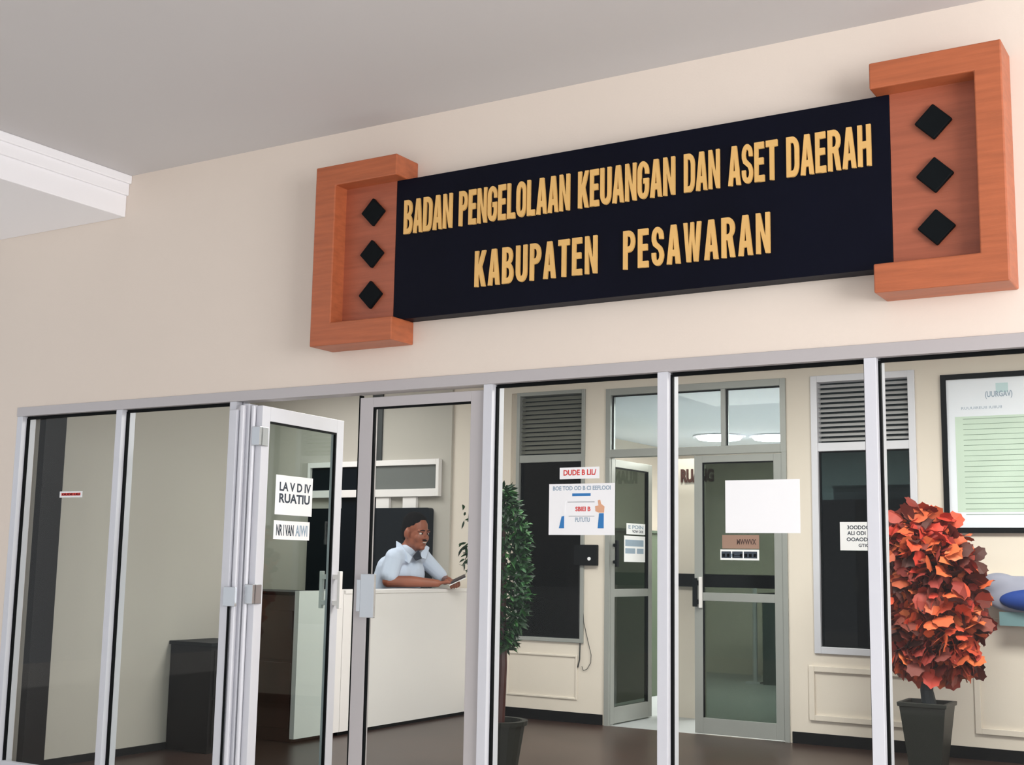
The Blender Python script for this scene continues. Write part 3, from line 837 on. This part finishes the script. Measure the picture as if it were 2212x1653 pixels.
def potbm(r0, r1, hgt, seg=4, ang=PI / 4, lip=.0):
    bm = bmesh.new()
    prof = [(r0 * .0, 0), (r0, 0), (r1, hgt - .03), (r1 + .015, hgt - .03), (r1 + .02, hgt), (r1 - .02, hgt), (r1 - .03, hgt - .05), (0, hgt - .05)]
    rings = []
    for r, z in prof:
        if r == 0: rings.append([bm.verts.new((0, 0, z))])
        else: rings.append([bm.verts.new((r * math.cos(ang + k * 2 * PI / seg), r * math.sin(ang + k * 2 * PI / seg), z)) for k in range(seg)])
    for i in range(len(rings) - 1):
        a, b = rings[i], rings[i + 1]
        for k in range(seg):
            k2 = (k + 1) % seg
            if len(a) == 1: bm.faces.new((a[0], b[k2], b[k]))
            elif len(b) == 1: bm.faces.new((a[k], a[k2], b[0]))
            else: bm.faces.new((a[k], a[k2], b[k2], b[k]))
    return bm

ot = empty('artificial_tree', (-2.24, 9.45, 0))
tag(ot, 'artificial tree with orange red leaves in a dark square pot before the framed board', 'potted tree')
o = obj('pot', potbm(.155, .225, .47), M_pot, ot, bevel=.004)
bm = bmesh.new()
tube(bm, [(.02, 0, .42), (.0, 0, .55), (.03, -.02, .72), (.02, 0, 1.0), (-.02, 0, 1.4)], [.055, .045, .035, .025, .015], 10)
for a in range(9):
    an = a * 2.4
    tube(bm, [(.02, 0, .8 + a * .07), (.02 + .12 * math.cos(an), .12 * math.sin(an), .92 + a * .075), (.02 + .24 * math.cos(an), .24 * math.sin(an), .96 + a * .08)], [.014, .009, .005], 6)
obj('trunk', bm, M_trunk, ot)
spots = []
blobs = [(c, r_) for c, r_ in [(Vector(c) + Vector((0, 0, .05)), r_) for c, r_ in [((-.02, 0, 1.55), .25), ((.10, 0, 1.42), .27), ((.16, 0, 1.22), .25), ((-.10, .02, 1.30), .22), ((-.12, 0, 1.05), .2), ((.17, 0, .95), .22), ((.05, -.03, .80), .2), ((-.12, 0, .80), .17), ((.2, 0, .75), .15)]]]
for c, r in blobs:
    for _ in range(int(170 * (r / .2) ** 2)):
        v = Vector((random.gauss(0, 1), random.gauss(0, 1), random.gauss(0, 1))).normalized()
        spots.append((Vector(c) + v * r * random.uniform(.55, .95), v))
obj('foliage', leaves(spots, 'broad', .06, .15), M_orange, ot)

gt = empty('artificial_tree', (-4.64, 7.5, 0))
tag(gt, 'tall green bushy artificial plant just behind the post by the closed door', 'potted tree')
obj('pot', potbm(.13, .18, .34, seg=20, ang=0), M_pot, gt)
bm = bmesh.new()
tube(bm, [(.0, 0, .28), (.02, 0, .7), (0, .01, 1.2), (.01, 0, 1.75)], [.04, .034, .03, .015], 10)
tube(bm, [(-.03, -.02, .28), (-.04, 0, .8), (-.03, .0, 1.25)], [.03, .028, .02], 8)
tube(bm, [(.0, 0, 1.05), (-.16, 0, 1.3), (-.26, 0, 1.42)], [.012, .008, .004], 6)
tube(bm, [(.0, 0, 1.35), (-.18, 0, 1.62), (-.27, 0, 1.76)], [.012, .008, .004], 6)
tube(bm, [(-.15, 0, 1.285), (-.25, 0, 1.42), (-.28, 0, 1.52)], [.008, .006, .003], 6)
obj('trunk', bm, M_stand, gt)
spots = []
for _ in range(3000):
    z = random.uniform(.82, 1.92)
    R_ = .185 * min(1, (1.98 - z) / .35) * min(1, (z - .62) / .45)
    an = random.uniform(0, 2 * PI)
    rr_ = R_ * math.sqrt(random.uniform(.12, 1))
    if math.cos(an - math.radians(211)) > .3 and rr_ >.55 * R_ and random.random() < .75: continue
    spots.append(((rr_ * math.cos(an), rr_ * math.sin(an), z), (math.cos(an), math.sin(an), .3)))
for c0, n_ in (((-.27, 0, 1.74), 12), ((-.28, 0, 1.50), 26), ((-.26, 0, 1.40), 16)):
    for _ in range(n_):
        spots.append(((c0[0] + random.gauss(0, .02), random.gauss(0, .03), c0[2] + random.gauss(0, .05)), (-.7, 0, -.4)))
obj('foliage', leaves(spots, 'thin', .04, .085), M_green, gt)

# ================================================================== PERSON
man = empty('person', (-7.0, 9.35, 0))
tag(man, 'person in a pale blue short sleeved shirt leaning on the counter with a booklet', 'person')
VA, VB = Vector((.8525, .5227, 0)), Vector((-.5227, .8525, 0))
def q(a, b, z): return VA * a + VB * b + Vector((0, 0, z + 1.16))
rotA = Matrix.Rotation(math.atan2(.5227, .8525), 4, 'Z')
HC = q(.235, .13, .505)       # head centre
yaw = math.radians(-44)
HM = Matrix.Translation(HC) @ rotA @ Matrix.Rotation(yaw, 4, 'Z') @ Matrix.Rotation(math.radians(8), 4, 'Y')   # local x = face forward, y = to the left ear
HS = 1.32
def hp(x, y, z): return HM @ Vector((x * HS, y * HS, z * HS))
bm = bmesh.new()
def hb_(c, r): 
    ball(bm, (0, 0, 0), tuple(v * HS for v in r), rot=None)
def hball(b_, c, r, seg=16):
    mt = HM @ Matrix.Translation(Vector(c) * HS) @ Matrix.Diagonal((r[0] * HS, r[1] * HS, r[2] * HS, 1))
    bmesh.ops.create_uvsphere(b_, u_segments=seg, v_segments=seg // 2 + 2, radius=1, matrix=mt)
# skull, face, jaw, cheeks, brow, nose, lips, chin, ears
for c, r in (((-.015, 0, .035), (.098, .078, .098)), ((.02, 0, -.02), (.078, .068, .10)), ((.035, 0, -.075), (.055, .052, .05)), ((.055, .03, -.03), (.035, .032, .036)), ((.055, -.03, -.03), (.035, .032, .036)),
             ((.078, .028, .022), (.02, .028, .012)), ((.078, -.028, .022), (.02, .028, .012)), ((.088, 0, .0), (.016, .011, .03)), ((.10, 0, -.022), (.02, .014, .014)), ((.094, .014, -.027), (.012, .010, .009)), ((.094, -.014, -.027), (.012, .01, .009)),
             ((.082, 0, -.049), (.018, .026, .008)), ((.078, 0, -.066), (.018, .024, .009)), ((.072, 0, -.098), (.022, .024, .018)),
             ((-.015, .078, -.01), (.022, .013, .034)), ((-.015, -.078, -.01), (.022, .013, .034)), ((.0, .05, -.06), (.05, .02, .045)), ((0, -.05, -.06), (.05, .02, .045))):
    hball(bm, c, r)
# neck and torso
cap(bm, hp(-.02, 0, -.07), q(.13, .16, .28), .078, .085)
sn, sf = q(.05, .0, .27), q(.27, .34, .29)          # shoulders (near, far)
hipn, hipf = q(-.16, .20, -.25), q(.0, .38, -.25)
ball(bm, q(.10, .19, .14), (.14, .14, .18), rot=rotA)
ball(bm, q(.02, .24, -.05), (.15, .17, .20), rot=rotA)
cap(bm, sn, sf, .075, .075)
cap(bm, hipn, hipf, .13, .13)
# legs to the floor behind the counter
for hh, k in ((hipn, 0), (hipf, 1)):
    kn = hh + Vector((.03, 0, -.45)); an = hh + Vector((-.02, 0, -.84))
    cap(bm, hh, kn, .095, .06)
    cap(bm, kn, an, .06, .04)
    cap(bm, an + Vector((0, 0, -.02)), an + Vector((.16, .02, -.03)), .035, .03)
# arms
en, ef = q(.0, -.03, .055), q(.50, .40, .07)
wn_, wf = q(.45, .02, .045), q(.545, .14, .07)
cap(bm, sn, en, .066, .052)
cap(bm, en, q(.2, -.01, .058), .053, .052)
cap(bm, q(.2, -.01, .058), wn_, .052, .033)
cap(bm, sf, ef, .062, .046)
cap(bm, ef, wf, .044, .032)
# hands: palm + separate curled fingers closing round the booklet
def hand(b_, wr, fd, up, side, s=1.15):
    fd, up, side = fd.normalized(), up.normalized(), side.normalized()
    pc = wr + fd * .05 * s
    for k in (-1.5, -.5, .5, 1.5):
        cap(b_, wr + side * k * .009 * s, wr + fd * .085 * s + side * k * .019 * s, .015 * s, .0115 * s, 10)
    for k, L in ((-1.5, .060), (-.5, .074), (.5, .078), (1.5, .068)):
        p0 = wr + fd * .088 * s + side * k * .0205 * s
        p1 = p0 + (fd * .75 + up * -.35).normalized() * L * .45 * s
        p2 = p1 + (fd * .1 + up * -1).normalized() * L * .33 * s
        p3 = p2 + (fd * -.8 + up * -.5).normalized() * L * .28 * s
        cap(b_, p0, p1, .0098 * s, .009 * s, 8); cap(b_, p1, p2, .009 * s, .0082 * s, 8); cap(b_, p2, p3, .0082 * s, .007 * s, 8)
    t0 = wr + fd * .025 * s + side * .03 * s
    t1 = t0 + (fd * .6 + side * .65 + up * .1).normalized() * .042 * s
    t2 = t1 + (fd * .95 + side * .1 + up * -.1).normalized() * .032 * s
    cap(b_, t0, t1, .0135 * s, .0105 * s, 8); cap(b_, t1, t2, .0105 * s, .0085 * s, 8)
hand(bm, wn_, VA + VB * .1 + Vector((0, 0, .12)), Vector((0, 0, 1)) - VA * .1, VB)
hand(bm, wf, VA * .55 - VB * .8 + Vector((0, 0, -.05)), Vector((0, 0, 1)), VA * -.6 - VB * .4)
body = obj('body', bm, M_skin, man)
remeshed(body, .0048, 3)
# hair cap
bm = bmesh.new()
for c, r in (((-.027, 0, .059), (.098, .083, .087)), ((-.055, 0, .015), (.068, .0795, .08)), ((-.07, 0, -.03), (.045, .062, .05))):
    hball(bm, c, r, 20)
hair = obj('hair', bm, M_hair, man)
remeshed(hair, .006, 4)
# eyes, brows, moustache, teeth
for s in (-1, 1):
    bm = bmesh.new(); hball(bm, (.081, s * .029, .003), (.011, .015, .0075)); e = obj('eye', bm, M_eye, man, smooth=True)
    bm = bmesh.new(); hball(bm, (.090, s * .027, .003), (.004, .006, .006)); obj('iris', bm, M_hair, e, smooth=True)
    bm = bmesh.new(); tube(bm, [hp(.088, s * .048, .022), hp(.098, s * .03, .029), hp(.100, s * .012, .025)], .0045, 6); obj('eyebrow', bm, M_hair, man)
bm = bmesh.new(); hball(bm, (.098, 0, -.057), (.007, .018, .0042)); obj('teeth', bm, M_eye, man, smooth=True)
bm = bmesh.new(); hball(bm, (.098, 0, -.043), (.007, .024, .0045)); obj('moustache', bm, M_hair, man, smooth=True)
# shirt
bm = bmesh.new()
ball(bm, q(.10, .18, .13), (.165, .165, .20), rot=rotA)
ball(bm, q(.20, .20, .12), (.12, .15, .17), rot=rotA)
ball(bm, q(.02, .24, -.05), (.168, .19, .22), rot=rotA)
cap(bm, sn, sf, .088, .088)
cap(bm, q(.0, .10, .17), q(-.07, .14, -.08), .125, .13)
cap(bm, sn, hp(-.03, 0, -.13), .085, .075)
cap(bm, sf, hp(-.03, 0, -.13), .08, .07)
cap(bm, sn, sn.lerp(en, .72), .086, .082)
cap(bm, q(.02, .02, .2), q(.02, -.01, .10), .085, .075)
cap(bm, sf, sf.lerp(ef, .8), .084, .064)
shirt = obj('shirt', bm, M_shirt, man)
remeshed(shirt, .007, 7)
# collar flaps and the dark undershirt showing in the open neck
def wedge(pts, d):
    b_ = bmesh.new()
    f = [b_.verts.new(q(*p)) for p in pts]
    g = [b_.verts.new(q(p[0], p[1] + d, p[2])) for p in pts]
    b_.faces.new(f); b_.faces.new(g[::-1])
    for k in range(len(f)): b_.faces.new((f[k], g[k], g[(k + 1) % len(f)], f[(k + 1) % len(f)]))
    return b_
obj('collar', wedge([(.055, .05, .425), (.10, .03, .40), (.155, .005, .335), (.215, .0, .275), (.185, -.01, .215), (.115, -.005, .265), (.06, .02, .345)], .05), M_shirt, man, bevel=.008)
obj('collar', wedge([(.33, .10, .39), (.36, .12, .37), (.335, .07, .26), (.28, .03, .275), (.29, .05, .32)], .05), M_shirt, man, bevel=.006)
obj('undershirt', wedge([(.215, .015, .285), (.265, .02, .345), (.30, .035, .27), (.245, .01, .245)], .06), M_trous, man, bevel=.006)
bm = bmesh.new()
cap(bm, hipn, hipf, .142, .142)
for hh in (hipn, hipf):
    kn = hh + Vector((.03, 0, -.45)); an = hh + Vector((-.02, 0, -.80))
    cap(bm, hh, kn, .108, .075); cap(bm, kn, an, .075, .058)
o = obj('trousers', bm, M_trous, man); remeshed(o, .009, 5)
# booklet
bk = empty('booklet', tuple(Vector(man.location) + q(.575, .03, .045)))
bk.rotation_euler = (math.radians(8), math.radians(-26), math.atan2(.5227, .8525))
tag(bk, 'small dark booklet with white pages held over the counter edge by the person', 'booklet')
obj('cover', boxes((0, .145, -.065, .065, .004, .018)), mat('dark_cover', '33262B', .5), bk, bevel=.002)
obj('pages', boxes((-.02, .148, -.069, .069, -.004, .0035)), M_paper, bk)
bpy.data.objects.remove(wn)
